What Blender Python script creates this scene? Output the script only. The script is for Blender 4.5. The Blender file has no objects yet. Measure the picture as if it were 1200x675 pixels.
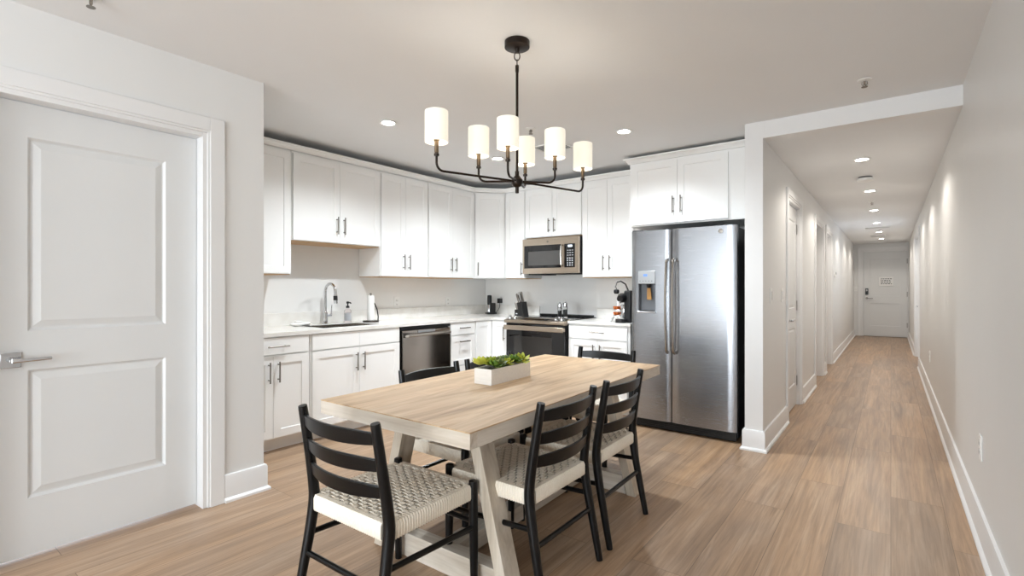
import bpy, bmesh, math, random
from mathutils import Vector, Matrix
random.seed(7)
S = bpy.context.scene
COL = S.collection
PI = math.pi

# ------------------------------------------------------------------ camera, world, light, exposure
cam_d = bpy.data.cameras.new('camera'); cam = bpy.data.objects.new('camera', cam_d); COL.objects.link(cam)
cam_d.sensor_width = 36.0; cam_d.lens = 585.0/1200*36; cam_d.clip_start = 0.02
cam.location = (0, 0, 1.2); cam.rotation_euler = (PI/2, 0, math.atan(444/585.0))
S.camera = cam
S.view_settings.view_transform = 'Standard'; S.view_settings.look = 'None'
S.view_settings.gamma = 1.0; S.view_settings.use_curve_mapping = False
S.view_settings.exposure = 1.28
S.cycles.use_denoising = True
S.cycles.max_bounces = 10; S.cycles.diffuse_bounces = 6; S.cycles.sample_clamp_indirect = 6.0
S.cycles.caustics_reflective = False; S.cycles.caustics_refractive = False

W = bpy.data.worlds.new('daylight'); S.world = W; W.use_nodes = True
bg = W.node_tree.nodes['Background']; bg.inputs[0].default_value = (0.78, 0.88, 1.0, 1); bg.inputs[1].default_value = 1.6

def area(name, loc, rot, sx, sy, power, col):
    l = bpy.data.lights.new(name, 'AREA'); l.shape = 'RECTANGLE'; l.size = sx; l.size_y = sy
    l.energy = power; l.color = col
    o = bpy.data.objects.new(name, l); o.location = loc; o.rotation_euler = rot; COL.objects.link(o); return o
# daylight through the two big windows in the wall behind the camera
for xx in (-1.54, -0.26):
    area('window_daylight', (xx, -5.14, 1.25), (PI/2, 0, 0), 1.1, 2.0, 50, (0.85, 0.935, 1.0))
area('window_daylight', (.30, -2.9, 1.25), (PI/2, 0, PI/2), 1.5, 2.0, 36, (0.85, 0.935, 1.0))  # light of the added side window, brightens the left wall and door

# ------------------------------------------------------------------ materials
def new_mat(name):
    m = bpy.data.materials.new(name); m.use_nodes = True
    nt = m.node_tree; return m, nt, nt.nodes['Principled BSDF']
def lin(c): return tuple((x/255/12.92 if x/255 <= .04045 else ((x/255+.055)/1.055)**2.4) for x in c) + (1,)
def N(nt, t, **kw):
    n = nt.nodes.new(t)
    for k, v in kw.items(): setattr(n, k, v)
    return n
def coords(nt, scale=(1,1,1), rot=(0,0,0)):
    tc = N(nt, 'ShaderNodeTexCoord'); mp = N(nt, 'ShaderNodeMapping')
    mp.inputs['Scale'].default_value = scale; mp.inputs['Rotation'].default_value = rot
    nt.links.new(tc.outputs['Object'], mp.inputs['Vector']); return mp.outputs['Vector']
def noise(nt, vec, scale, detail=3, dist=0, rough=.5):
    n = N(nt, 'ShaderNodeTexNoise'); n.inputs['Scale'].default_value = scale; n.inputs['Detail'].default_value = detail
    n.inputs['Distortion'].default_value = dist; n.inputs['Roughness'].default_value = rough
    nt.links.new(vec, n.inputs['Vector']); return n.outputs['Fac']
def ramp(nt, fac, stops):
    r = N(nt, 'ShaderNodeValToRGB'); e = r.color_ramp.elements
    while len(e) < len(stops): e.new(0.5)
    for i, (p, c) in enumerate(stops): e[i].position = p; e[i].color = c
    nt.links.new(fac, r.inputs['Fac']); return r.outputs['Color']
def mix(nt, a, b, fac, mode='MIX'):
    m = N(nt, 'ShaderNodeMix', data_type='RGBA', blend_type=mode)
    for s, v in ((m.inputs['Factor'], fac), (m.inputs[6], a), (m.inputs[7], b)):
        if hasattr(v, 'default_value') or hasattr(v, 'is_output'): nt.links.new(v, s)
        else: s.default_value = v
    return m.outputs[2]
def bump(nt, b, fac, strength, dist=.01):
    n = N(nt, 'ShaderNodeBump'); n.inputs['Strength'].default_value = strength; n.inputs['Distance'].default_value = dist
    nt.links.new(fac, n.inputs['Height']); nt.links.new(n.outputs['Normal'], b.inputs['Normal'])

def paint(name, rgb, rough=.5, var=.03, scale=6, bmp=.03, bscale=120, metal=0.0, spec=.5, stretch=(1,1,1)):
    m, nt, b = new_mat(name); c = lin(rgb)
    v = coords(nt, stretch)
    f = noise(nt, v, scale, 3)
    d = tuple(max(0, x*(1-var)) for x in c[:3])+(1,); l = tuple(min(1, x*(1+var)) for x in c[:3])+(1,)
    nt.links.new(ramp(nt, f, [(.3, d), (.7, l)]), b.inputs['Base Color'])
    b.inputs['Roughness'].default_value = rough; b.inputs['Metallic'].default_value = metal
    b.inputs['Specular IOR Level'].default_value = spec
    if bmp: bump(nt, b, noise(nt, v, bscale, 2), bmp, .003)
    return m

M = {}
M['wall'] = paint('wall paint', (225, 225, 224), .38, .012, 2, .05, 260, spec=.35)
M['ceil'] = paint('ceiling paint', (232, 233, 234), .7, .01, 2, .04, 200, spec=.2)
M['trim'] = paint('white trim paint', (228, 228, 228), .32, .01, 3, .0)
M['door'] = paint('white door paint', (219, 220, 220), .38, .012, 3, .02, 180)
M['cab'] = paint('white cabinet paint', (243, 243, 242), .34, .01, 3, .01, 150)
M['cabin'] = paint('cabinet underside wood', (196, 160, 118), .5, .08, 20, .02, 80, stretch=(1, 1, 8))
M['dark'] = paint('black plastic', (22, 22, 23), .4, .1, 10, .02, 200)
M['gap'] = paint('dark grille plastic', (14, 14, 15), .55, .1, 10, .0)
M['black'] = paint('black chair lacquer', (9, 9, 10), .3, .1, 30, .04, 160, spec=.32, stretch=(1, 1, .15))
M['fridgeside'] = paint('black appliance side', (26, 27, 30), .45, .06, 30, .06, 400)
M['chrome'] = paint('chrome', (205, 206, 208), .09, .02, 5, 0, metal=1)
M['nickel'] = paint('brushed nickel', (138, 132, 125), .34, .03, 60, 0, metal=1, stretch=(1, 1, .05))
M['steelin'] = paint('grey dispenser plastic', (168, 170, 172), .35, .03, 8, 0, metal=.6)
M['recess'] = paint('dark grey dispenser recess', (112, 114, 118), .4, .03, 8, 0, metal=.4)
M['bronze'] = paint('oil rubbed bronze', (46, 38, 33), .36, .15, 25, .02, 120, metal=.75)
M['brass'] = paint('aged brass sleeve', (104, 88, 70), .4, .1, 20, 0, metal=.8)
M['white'] = paint('white ceramic', (238, 237, 235), .25, .01, 5, 0)
M['plate'] = paint('white plastic plate', (236, 236, 234), .35, .01, 5, 0)
M['paper'] = paint('paper towel', (240, 239, 236), .9, .015, 40, .15, 300, spec=.1)
M['label'] = paint('silver label', (182, 184, 188), .4, .02, 20, 0)
M['ink'] = paint('dark grey print', (92, 92, 94), .6, .05, 20, 0)
M['lightink'] = paint('pale grey print', (196, 198, 202), .5, .05, 20, 0)
M['amber'] = paint('amber lever', (186, 140, 84), .35, .06, 20, 0)
M['pods'] = paint('copper pod foil', (214, 116, 58), .3, .1, 30, 0, metal=.5)
M['planter'] = paint('white washed planter wood', (236, 233, 228), .55, .04, 14, .08, 60, stretch=(1, 8, 8))
M['soil'] = paint('dark potting moss', (60, 58, 34), .9, .3, 60, .4, 90)
for i, c in enumerate([(96, 128, 44), (152, 168, 52), (190, 196, 78), (120, 140, 92), (168, 178, 128)]):
    M['leaf%d' % i] = paint('succulent leaf tone %d' % (i+1), c, .5, .22, 28, .05, 60)
M['glassblack'] = paint('black glass', (13, 12, 13), .06, .1, 5, 0)
M['ovenwin'] = paint('smoked oven window', (48, 46, 44), .08, .06, 4, 0)
M['mwwin'] = paint('smoked microwave mesh', (72, 70, 68), .16, .06, 6, 0)

def steel(name, rgb, rough, axis):
    m, nt, b = new_mat(name)
    st = [(1.5, 40, 60), (60, 60, 1.2), (.25, 60, 60)][axis]
    v = coords(nt, st); f = noise(nt, v, 9, 2)
    c = lin(rgb); d = tuple(x*.97 for x in c[:3])+(1,)
    nt.links.new(ramp(nt, f, [(.25, d), (.75, c)]), b.inputs['Base Color'])
    b.inputs['Metallic'].default_value = 1
    mr = N(nt, 'ShaderNodeMapRange'); mr.inputs['To Min'].default_value = rough-.012; mr.inputs['To Max'].default_value = rough+.012
    nt.links.new(f, mr.inputs['Value']); nt.links.new(mr.outputs[0], b.inputs['Roughness'])
    return m
M['steel'] = steel('brushed stainless fridge', (158, 160, 164), .27, 2)
M['steeldw'] = steel('dark stainless dishwasher front', (150, 143, 137), .14, 1)
M['steelh'] = steel('brushed stainless horizontal', (188, 182, 174), .26, 2)
M['steelw'] = steel('warm stainless', (182, 168, 152), .28, 2)

# quartz
m, nt, b = new_mat('white quartz'); v = coords(nt)
nt.links.new(ramp(nt, noise(nt, v, 5, 6, 1.2), [(.3, lin((222, 219, 213))), (.65, lin((236, 234, 230)))]), b.inputs['Base Color'])
b.inputs['Roughness'].default_value = .16; M['quartz'] = m
# backsplash wall: smooth pale beige
M['splash'] = paint('kitchen wall paint', (232, 231, 229), .32, .012, 3, .03, 200)

# floor: long oak planks along Y
m, nt, b = new_mat('oak plank floor'); v = coords(nt, (1, 1, 1), (0, 0, PI/2))
br = N(nt, 'ShaderNodeTexBrick'); br.offset = .37; br.offset_frequency = 2
nt.links.new(v, br.inputs['Vector'])
br.inputs['Color1'].default_value = (0, 0, 0, 1); br.inputs['Color2'].default_value = (1, 1, 1, 1); br.inputs['Mortar'].default_value = (.5, .5, .5, 1)
br.inputs['Scale'].default_value = 1; br.inputs['Mortar Size'].default_value = .0014; br.inputs['Brick Width'].default_value = 1.52; br.inputs['Row Height'].default_value = .228
br.inputs['Bias'].default_value = 0; br.inputs['Mortar Smooth'].default_value = .2
# per-plank offset of the grain coordinates
tc = N(nt, 'ShaderNodeTexCoord'); off = N(nt, 'ShaderNodeVectorMath', operation='MULTIPLY_ADD')
off.inputs[1].default_value = (9, 9, 9); nt.links.new(br.outputs['Color'], off.inputs[0]); nt.links.new(tc.outputs['Object'], off.inputs[2])
def stretched(sc):
    mp = N(nt, 'ShaderNodeMapping'); mp.inputs['Scale'].default_value = sc; nt.links.new(off.outputs[0], mp.inputs['Vector']); return mp.outputs['Vector']
g1 = noise(nt, stretched((7, .42, 1)), 1.7, 6, 1.3, .62)
g2 = noise(nt, stretched((55, 1.5, 1)), 1.5, 4, .5, .6)
g3 = noise(nt, stretched((2.6, .5, 1)), 1.3, 3, 1.0)
c1 = ramp(nt, g1, [(.28, lin((116, 93, 73))), (.5, lin((168, 139, 111))), (.72, lin((200, 174, 147)))])
c2 = ramp(nt, g3, [(.3, lin((152, 134, 119))), (.7, lin((186, 150, 114)))])
c = mix(nt, c1, c2, .45)
fine = ramp(nt, g2, [(.34, (.56, .53, .5, 1)), (.58, (1, 1, 1, 1))])
c = mix(nt, c, fine, .6, 'MULTIPLY')
tone = ramp(nt, br.outputs['Color'], [(0, (.88, .88, .89, 1)), (1, (1.1, 1.08, 1.06, 1))])
c = mix(nt, c, tone, 1.0, 'MULTIPLY')
c = mix(nt, c, lin((112, 90, 70)), br.outputs['Fac'])
nt.links.new(c, b.inputs['Base Color'])
mr = N(nt, 'ShaderNodeMapRange'); mr.inputs['To Min'].default_value = .3; mr.inputs['To Max'].default_value = .46
nt.links.new(g2, mr.inputs['Value']); nt.links.new(mr.outputs[0], b.inputs['Roughness'])
b.inputs['Specular IOR Level'].default_value = .45
bump(nt, b, g2, .05, .002); M['floor'] = m

def wood(name, dark, mid, light, plank, axis='Y'):
    m, nt, b = new_mat(name)
    sc1, sc2 = {'Y': ((7, .8, 7), (60, 2, 60)), 'X': ((.8, 7, 7), (2, 60, 60)), 'Z': ((8, 8, .8), (60, 60, 2))}[axis]
    g1 = noise(nt, coords(nt, sc1), 1.5, 5, 1.4, .6); g2 = noise(nt, coords(nt, sc2), 1.4, 3, .3)
    c = ramp(nt, g1, [(.28, lin(dark)), (.5, lin(mid)), (.74, lin(light))])
    c = mix(nt, c, ramp(nt, g2, [(.3, (.8, .78, .76, 1)), (.6, (1, 1, 1, 1))]), .55, 'MULTIPLY')
    if plank:
        br = N(nt, 'ShaderNodeTexBrick'); br.offset = .4
        nt.links.new(coords(nt, (1, 1, 1), (0, 0, PI/2)), br.inputs['Vector'])
        br.inputs['Color1'].default_value = (.9, .88, .86, 1); br.inputs['Color2'].default_value = (1.05, 1.04, 1.03, 1); br.inputs['Mortar'].default_value = (.72, .68, .62, 1)
        br.inputs['Scale'].default_value = 1; br.inputs['Brick Width'].default_value = .95; br.inputs['Row Height'].default_value = .1085; br.inputs['Mortar Size'].default_value = .0009
        c = mix(nt, c, br.outputs['Color'], 1.0, 'MULTIPLY')
    nt.links.new(c, b.inputs['Base Color']); b.inputs['Roughness'].default_value = .42
    bump(nt, b, g2, .06, .002); return m
M['tabletop'] = wood('table top oak', (160, 128, 94), (202, 172, 136), (222, 198, 166), True, 'Y')
M['tableedge'] = wood('whitewashed oak edge', (184, 172, 156), (208, 199, 186), (224, 217, 206), False, 'Y')
M['tableleg'] = wood('whitewashed oak leg', (178, 164, 146), (204, 193, 176), (220, 211, 198), False, 'Z')
M['tablebeam'] = wood('whitewashed oak beam', (184, 170, 152), (208, 198, 184), (224, 216, 206), False, 'X')

# woven paper cord
m, nt, b = new_mat('natural paper cord'); v = coords(nt)
f = noise(nt, v, 160, 2); f2 = noise(nt, v, 5, 2)
c = ramp(nt, f2, [(.3, lin((234, 224, 206))), (.7, lin((246, 239, 226)))])
c = mix(nt, c, ramp(nt, f, [(.3, (.9, .89, .87, 1)), (.6, (1, 1, 1, 1))]), .6, 'MULTIPLY')
nt.links.new(c, b.inputs['Base Color']); b.inputs['Roughness'].default_value = .75; bump(nt, b, f, .06, .002); M['cord'] = m

def emit(name, col, strength, base=(240, 240, 240)):
    m, nt, b = new_mat(name)
    b.inputs['Base Color'].default_value = lin(base); b.inputs['Roughness'].default_value = .6
    b.inputs['Emission Color'].default_value = col; b.inputs['Emission Strength'].default_value = strength
    f = noise(nt, coords(nt), 30, 2)
    mr = N(nt, 'ShaderNodeMapRange'); mr.inputs['To Min'].default_value = strength*.94; mr.inputs['To Max'].default_value = strength*1.06
    nt.links.new(f, mr.inputs['Value']); nt.links.new(mr.outputs[0], b.inputs['Emission Strength'])
    return m
M['shade'] = emit('lit linen shade', (1, .94, .80, 1), .27, (206, 198, 182))
M['bulb'] = emit('lit bulb', (1, .97, .92, 1), 13)
M['lens'] = emit('lit downlight lens', (1, .95, .87, 1), 14)
M['display'] = emit('lit blue display', (.2, .4, 1, 1), .5, (10, 12, 30))
M['mwdisplay'] = emit('lit clock display', (.8, .9, 1, 1), 1.0, (30, 40, 50))

def glass(name, col, rough=.02):
    m, nt, b = new_mat(name)
    b.inputs['Base Color'].default_value = col; b.inputs['Roughness'].default_value = rough
    b.inputs['Transmission Weight'].default_value = 1; b.inputs['IOR'].default_value = 1.3
    f = noise(nt, coords(nt), 3, 1); mr = N(nt, 'ShaderNodeMapRange'); mr.inputs['To Min'].default_value = rough; mr.inputs['To Max'].default_value = rough+.02
    nt.links.new(f, mr.inputs['Value']); nt.links.new(mr.outputs[0], b.inputs['Roughness'])
    return m
M['glass'] = glass('clear glass', (.97, .98, .98, 1))
M['soap'] = glass('soap liquid', (.93, .88, .90, 1), .1)

# ------------------------------------------------------------------ mesh helpers
class MB:
    def __init__(s): s.v = []; s.f = []
    def add(s, vs, fs):
        n = len(s.v); s.v += [tuple(p) for p in vs]; s.f += [tuple(n+i for i in f) for f in fs]; return s
    def box(s, x0, x1, y0, y1, z0, z1, mtx=None):
        vs = [Vector((x, y, z)) for z in (z0, z1) for y in (y0, y1) for x in (x0, x1)]
        if mtx: vs = [mtx @ p for p in vs]
        return s.add(vs, [(0, 2, 3, 1), (4, 5, 7, 6), (0, 1, 5, 4), (1, 3, 7, 5), (3, 2, 6, 7), (2, 0, 4, 6)])
    def hexa(s, b4, t4):   # two quads, bottom then top, both counter-clockwise from above
        return s.add(list(b4)+list(t4), [(3, 2, 1, 0), (4, 5, 6, 7), (0, 1, 5, 4), (1, 2, 6, 5), (2, 3, 7, 6), (3, 0, 4, 7)])
    def tube(s, pts, r, n=10, caps=True, flat=None):
        pts = [Vector(p) for p in pts]; rs = r if isinstance(r, (list, tuple)) else [r]*len(pts)
        rings = []; ref = None
        for i, p in enumerate(pts):
            d = (pts[min(i+1, len(pts)-1)]-pts[max(i-1, 0)]).normalized()
            if ref is None: ref = Vector((0, 0, 1)) if abs(d.z) < .9 else Vector((1, 0, 0))
            u = (ref-d*ref.dot(d)).normalized(); w = d.cross(u); ref = u
            fl = flat or 1
            rings.append([p+u*math.cos(2*PI*k/n)*rs[i]+w*math.sin(2*PI*k/n)*rs[i]*fl for k in range(n)])
        vs = [q for R in rings for q in R]; fs = []
        for i in range(len(rings)-1):
            for k in range(n): fs.append((i*n+k, i*n+(k+1) % n, (i+1)*n+(k+1) % n, (i+1)*n+k))
        if caps: fs += [tuple(range(n-1, -1, -1)), tuple((len(rings)-1)*n+k for k in range(n))]
        return s.add(vs, fs)
    def cyl(s, c, r, h, n=20, axis='Z', r2=None):
        a = {'X': Vector((1, 0, 0)), 'Y': Vector((0, 1, 0)), 'Z': Vector((0, 0, 1))}[axis]; c = Vector(c)
        return s.tube([c, c+a*h], [r, r if r2 is None else r2], n)
    def lathe(s, prof, c=(0, 0, 0), n=24, mtx=None):   # prof: list of (r, z), bottom to top
        c = Vector(c); vs = []; fs = []
        for r, z in prof:
            for k in range(n):
                p = Vector((r*math.cos(2*PI*k/n), r*math.sin(2*PI*k/n), z))
                vs.append((mtx @ p if mtx else p)+c)
        for i in range(len(prof)-1):
            for k in range(n): fs.append((i*n+k, i*n+(k+1) % n, (i+1)*n+(k+1) % n, (i+1)*n+k))
        if prof[0][0] > 1e-6: fs.append(tuple(range(n-1, -1, -1)))
        if prof[-1][0] > 1e-6: fs.append(tuple((len(prof)-1)*n+k for k in range(n)))
        return s.add(vs, fs)
    def prism(s, poly, d0, d1, plane='XZ'):   # poly outline extruded along the third axis
        mk = {'XZ': lambda a, b_, d: (a, d, b_), 'YZ': lambda a, b_, d: (d, a, b_), 'XY': lambda a, b_, d: (a, b_, d)}[plane]
        n = len(poly)
        return s.add([mk(a, b_, d0) for a, b_ in poly]+[mk(a, b_, d1) for a, b_ in poly],
                     [tuple(range(n)), tuple(range(2*n-1, n-1, -1))]+[(i, i+n, (i+1) % n+n, (i+1) % n) for i in range(n)])
    def sweep(s, prof, path):   # prof: closed outline of (out, z); out is to the right of the path
        P = [Vector((p[0], p[1])) for p in path]; rings = []
        for i, p in enumerate(P):
            ds = []
            if i > 0: ds.append((P[i]-P[i-1]).normalized())
            if i < len(P)-1: ds.append((P[i+1]-P[i]).normalized())
            ns = [Vector((d.y, -d.x)) for d in ds]
            n = sum(ns, Vector((0, 0))).normalized(); k = 1/max(.3, n.dot(ns[0]))
            rings.append([(p.x+n.x*k*o, p.y+n.y*k*o, z) for o, z in prof])
        m = len(prof); fs = []
        for i in range(len(rings)-1):
            for k in range(m): fs.append((i*m+k, i*m+(k+1) % m, (i+1)*m+(k+1) % m, (i+1)*m+k))
        fs += [tuple(range(m-1, -1, -1)), tuple((len(rings)-1)*m+k for k in range(m))]
        return s.add([q for R in rings for q in R], fs)
    def build(s, name, mat, parent=None, bev=0, ang=35, sub=0):
        me = bpy.data.meshes.new(name); me.from_pydata(s.v, [], s.f); me.validate()
        bm = bmesh.new(); bm.from_mesh(me); bmesh.ops.recalc_face_normals(bm, faces=bm.faces); bm.to_mesh(me); bm.free()
        me.polygons.foreach_set('use_smooth', [True]*len(me.polygons))
        me.set_sharp_from_angle(angle=math.radians(ang))
        me.materials.append(M[mat] if isinstance(mat, str) else mat)
        o = bpy.data.objects.new(name, me); COL.objects.link(o)
        if bev:
            b = o.modifiers.new('bevel', 'BEVEL'); b.width = bev; b.segments = 2; b.limit_method = 'ANGLE'; b.angle_limit = math.radians(50)
            b.harden_normals = False
        if parent: o.parent = parent
        return o
def thing(name, label, cat, loc=(0, 0, 0), rz=0, group=None):
    o = bpy.data.objects.new(name, None); o.empty_display_size = .1; COL.objects.link(o)
    o.location = loc; o.rotation_euler = (0, 0, rz); return tag(o, label, cat, group)
def tag(o, label, cat, group=None):
    o['label'] = label; o['category'] = cat
    if group: o['group'] = group
    return o
def struct(o, label=None):
    o['kind'] = 'structure'
    if label: o['label'] = label
    return o
def dup(root, loc, rz, label):
    r = root.copy(); COL.objects.link(r); r.location = loc; r.rotation_euler = (0, 0, rz); r['label'] = label
    for ch in list(root.children):
        c = ch.copy(); COL.objects.link(c); c.parent = r
        for g in list(ch.children):
            d = g.copy(); COL.objects.link(d); d.parent = c
    return r
def arc(cx, cz, r, a0, a1, n):
    return [(cx+r*math.cos(a0+(a1-a0)*i/n), cz+r*math.sin(a0+(a1-a0)*i/n)) for i in range(n+1)]

# ------------------------------------------------------------------ room shell
XW = -2.977      # wall with the big door (left)
YE = 1.475       # where that wall ends
XK = -4.185      # kitchen side wall
YK = 4.954       # kitchen back wall
XP0, XP1, YP = -.868, -.745, 4.02   # partition between kitchen and hall
XR = .345        # right wall
YH = 15.3        # hall end
ZC, ZH = 2.42, 2.297
YB = -5.2        # wall behind the camera
struct(MB().box(-4.4, .5, YB-.15, YH+.2, -.1, 0).build('floor', 'floor'), 'brown oak plank floor')
struct(MB().box(-4.4, .5, YB-.15, YH+.2, ZC, ZC+.1).build('ceiling', 'ceil'))
struct(MB().box(XP1, XR, YP+.12, YH, ZH, ZC).build('ceiling_hall', 'ceil'))
struct(MB().box(XP1, XR, YP, YP+.12, ZH, ZC).build('wall_header', 'trim'))

def wall_x(name, x0, x1, y0, y1, z1, openings, mat='wall'):   # wall slab along Y with openings (ya, yb, ztop)
    m = MB(); y = y0
    for ya, yb, zt in openings:
        m.box(x0, x1, y, ya, 0, z1); m.box(x0, x1, ya, yb, zt, z1); y = yb
    m.box(x0, x1, y, y1, 0, z1)
    return struct(m.build(name, mat))
D1 = (.27, 1.165, 2.045)
wall_x('wall_left', XW-.12, XW, YB, YE, ZC, [D1])
struct(MB().box(XK-.1, XW-.12, YE-.12, YE, 0, ZC).build('wall_return', 'wall'))
struct(MB().box(XK-.12, XK, YE, YK+.1, 0, ZC).build('wall_kitchen_left', 'splash'))
struct(MB().box(XK, XP0, YK, YK+.1, 0, ZC).build('wall_kitchen_back', 'splash'))
HD = [(5.085, 5.90, 2.03), (7.15, 7.99, 2.03), (8.42, 9.3, 2.03)]
RD = (9.75, 11.25, 2.07)
ob = wall_x('wall_hall_left', XP0, XP1, YP+.001, YH, ZC, HD)
struct(MB().box(XP0, XP1, YP-.004, YP+.001, 0, ZC).build('wall_pillar', 'trim'))
RW = (-3.7, -2.1, 2.26)
m = MB(); m.box(XR, XR+.12, YB, RW[0], 0, ZC).box(XR, XR+.12, RW[0], RW[1], RW[2], ZC).box(XR, XR+.12, RW[0], RW[1], 0, .22).box(XR, XR+.12, RW[1], RD[0], 0, ZC).box(XR, XR+.12, RD[0], RD[1], RD[2], ZC).box(XR, XR+.12, RD[1], YH, 0, ZC)
struct(m.build('wall_right', 'wall'))
f = MB()
for q in ((RW[0], RW[0]+.06, .22, 2.26), (RW[1]-.06, RW[1], .22, 2.26), (RW[0]+.06, RW[1]-.06, .22, .28), (RW[0]+.06, RW[1]-.06, 2.2, 2.26), (-2.925, -2.875, .28, 2.2)): f.box(XR+.04, XR+.1, q[0], q[1], q[2], q[3])
w3 = struct(f.build('window_3', 'trim'))  # unseen window added behind the camera to light the left wall
MB().box(XR+.07, XR+.075, RW[0]+.06, -2.925, .28, 2.2).box(XR+.07, XR+.075, -2.875, RW[1]-.06, .28, 2.2).build('pane', 'glass', w3)
struct(MB().box(XP0, XR+.12, YH+.06, YH+.18, 0, ZC).box(XP0, -.585, YH, YH+.06, 0, ZC).box(.33, XR+.12, YH, YH+.06, 0, ZC).box(-.585, .33, YH, YH+.06, 2.14, ZC).build('wall_hall_end', 'wall'))
# wall behind the camera with two tall windows
WN = [(-2.13, -.95), (-.85, .33)]
m = MB(); x = XW
for a_, b_ in WN:
    m.box(x, a_, YB-.12, YB, 0, ZC); m.box(a_, b_, YB-.12, YB, 2.26, ZC); m.box(a_, b_, YB-.12, YB, 0, .22); x = b_
m.box(x, XR, YB-.12, YB, 0, ZC); struct(m.build('wall_back', 'wall'))
for i, (a_, b_) in enumerate(WN):
    f = MB()
    for q in ((a_, a_+.06, .22, 2.26), (b_-.06, b_, .22, 2.26), (a_, b_, .22, .28), (a_, b_, 2.2, 2.26), ((a_+b_)/2-.025, (a_+b_)/2+.025, .28, 2.2)):
        f.box(q[0], q[1], YB-.1, YB-.04, q[2], q[3])
    w = struct(f.build('window_%d' % (i+1), 'trim'))
    MB().box(a_+.06, (a_+b_)/2-.025, YB-.075, YB-.07, .28, 2.2).box((a_+b_)/2+.025, b_-.06, YB-.075, YB-.07, .28, 2.2).build('pane', 'glass', w)

# baseboards
BASE = [(0, 0), (.03, 0), (.03, .012), (.022, .022), (.016, .024), (.016, .138), (.012, .15), (0, .152)]
def baseboard(side, *paths):
    m = MB()
    for p in paths: m.sweep(BASE, p)
    return struct(m.build('baseboard_'+side, 'trim'))
baseboard('left', [(XW, 1.25), (XW, YE), (XW-.3, YE)], [(XW, YB), (XW, .18)])
baseboard('hall_left', [(XP0, YP+.1), (XP0, YP-.004), (XP1, YP-.004), (XP1, 5.015)], [(XP1, 5.97), (XP1, 7.08)], [(XP1, 8.06), (XP1, 8.35)], [(XP1, 9.37), (XP1, YH)])
baseboard('right', [(XR, YH), (XR, 11.33)], [(XR, 9.67), (XR, YB)])

# door casings
def casing_x(n, x, sgn, ya, yb, zt, w=.07, depth=.1):   # opening in a wall along Y; sgn = direction into the room
    m = MB(); t = .018*sgn
    def bx(y0, y1, z0, z1, xa, xb): m.box(min(xa, xb), max(xa, xb), y0, y1, z0, z1)
    for xa, xb, i0, i1 in ((x, x+t, .012, w), (x, x+t*.6, .0, w-.03)):
        bx(ya-i1, ya-i0, 0, zt+i1, xa, xb); bx(yb+i0, yb+i1, 0, zt+i1, xa, xb); bx(ya-i0, yb+i0, zt+i0, zt+i1, xa, xb)
    bx(ya-.004, ya+.022, 0, zt+.004, x+.003*sgn, x-depth*sgn); bx(yb-.022, yb+.004, 0, zt+.004, x+.003*sgn, x-depth*sgn); bx(ya+.022, yb-.022, zt-.022, zt+.004, x+.003*sgn, x-depth*sgn)
    return struct(m.build('trim_%d' % n, 'trim', bev=.002))
casing_x(1, XW, 1, D1[0], D1[1], D1[2], .085)
for i, (a_, b_, z_) in enumerate(HD): casing_x(2+i, XP1, 1, a_, b_, z_)
casing_x(5, XR, -1, *RD)

def panel_door(x0, x1, z0, z1, panels, y=0, th=.035, dep=.009, bevel=.022, flat=False):
    """front face at y (towards -y); panels (xa, xb, za, zb) pressed in with a sloping moulding"""
    m = MB()
    xs = sorted(set([x0, x1]+[q for p in panels for q in p[:2]])); zs = sorted(set([z0, z1]+[q for p in panels for q in p[2:]]))
    for i in range(len(xs)-1):
        for j in range(len(zs)-1):
            cx, cz = (xs[i]+xs[i+1])/2, (zs[j]+zs[j+1])/2
            if any(p[0] < cx < p[1] and p[2] < cz < p[3] for p in panels): continue
            m.add([(xs[i], y, zs[j]), (xs[i+1], y, zs[j]), (xs[i+1], y, zs[j+1]), (xs[i], y, zs[j+1])], [(0, 1, 2, 3)])
    for xa, xb, za, zb in panels:
        if flat: steps = [(0, 0), (.0015, dep), ]
        else: steps = [(0, 0), (bevel*.35, dep), (bevel*.55, dep), (bevel*1.5, dep*.25)]
        prev = None
        for ins, d in steps:
            r = [(xa+ins, y+d, za+ins), (xb-ins, y+d, za+ins), (xb-ins, y+d, zb-ins), (xa+ins, y+d, zb-ins)]
            if prev: m.add(prev+r, [(k, (k+1) % 4, 4+(k+1) % 4, 4+k) for k in range(4)])
            prev = r
        m.add(prev, [(0, 1, 2, 3)])
    b_ = y+th
    m.add([(x0, y, z0), (x1, y, z0), (x1, y, z1), (x0, y, z1), (x0, b_, z0), (x1, b_, z0), (x1, b_, z1), (x0, b_, z1)],
          [(4, 7, 6, 5), (0, 4, 5, 1), (1, 5, 6, 2), (2, 6, 7, 3), (3, 7, 4, 0)])
    # merge shared edges so normals come out consistently
    return m
def weld(o):
    bm = bmesh.new(); bm.from_mesh(o.data); bmesh.ops.remove_doubles(bm, verts=bm.verts, dist=1e-5)
    bmesh.ops.recalc_face_normals(bm, faces=bm.faces); bm.to_mesh(o.data); bm.free()
    o.data.polygons.foreach_set('use_smooth', [False]*len(o.data.polygons)); return o
def lever(parent, x, z, dirx, sq=True, mat='chrome', y=0):
    h = MB()
    if sq: h.box(x-.033, x+.033, y-.008, y, z-.033, z+.033)
    else: h.cyl((x, y-.008, z), .028, .008, 20, 'Y')
    h.tube([(x, y-.008, z), (x, y-.05, z)], .011, 12)
    h.tube([(x, y-.05, z), (x+.02*dirx, y-.056, z), (x+.125*dirx, y-.056, z+.002)], [.011, .009, .007], 10)
    return h.build('door_handle', mat, parent, bev=.0015)
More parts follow.
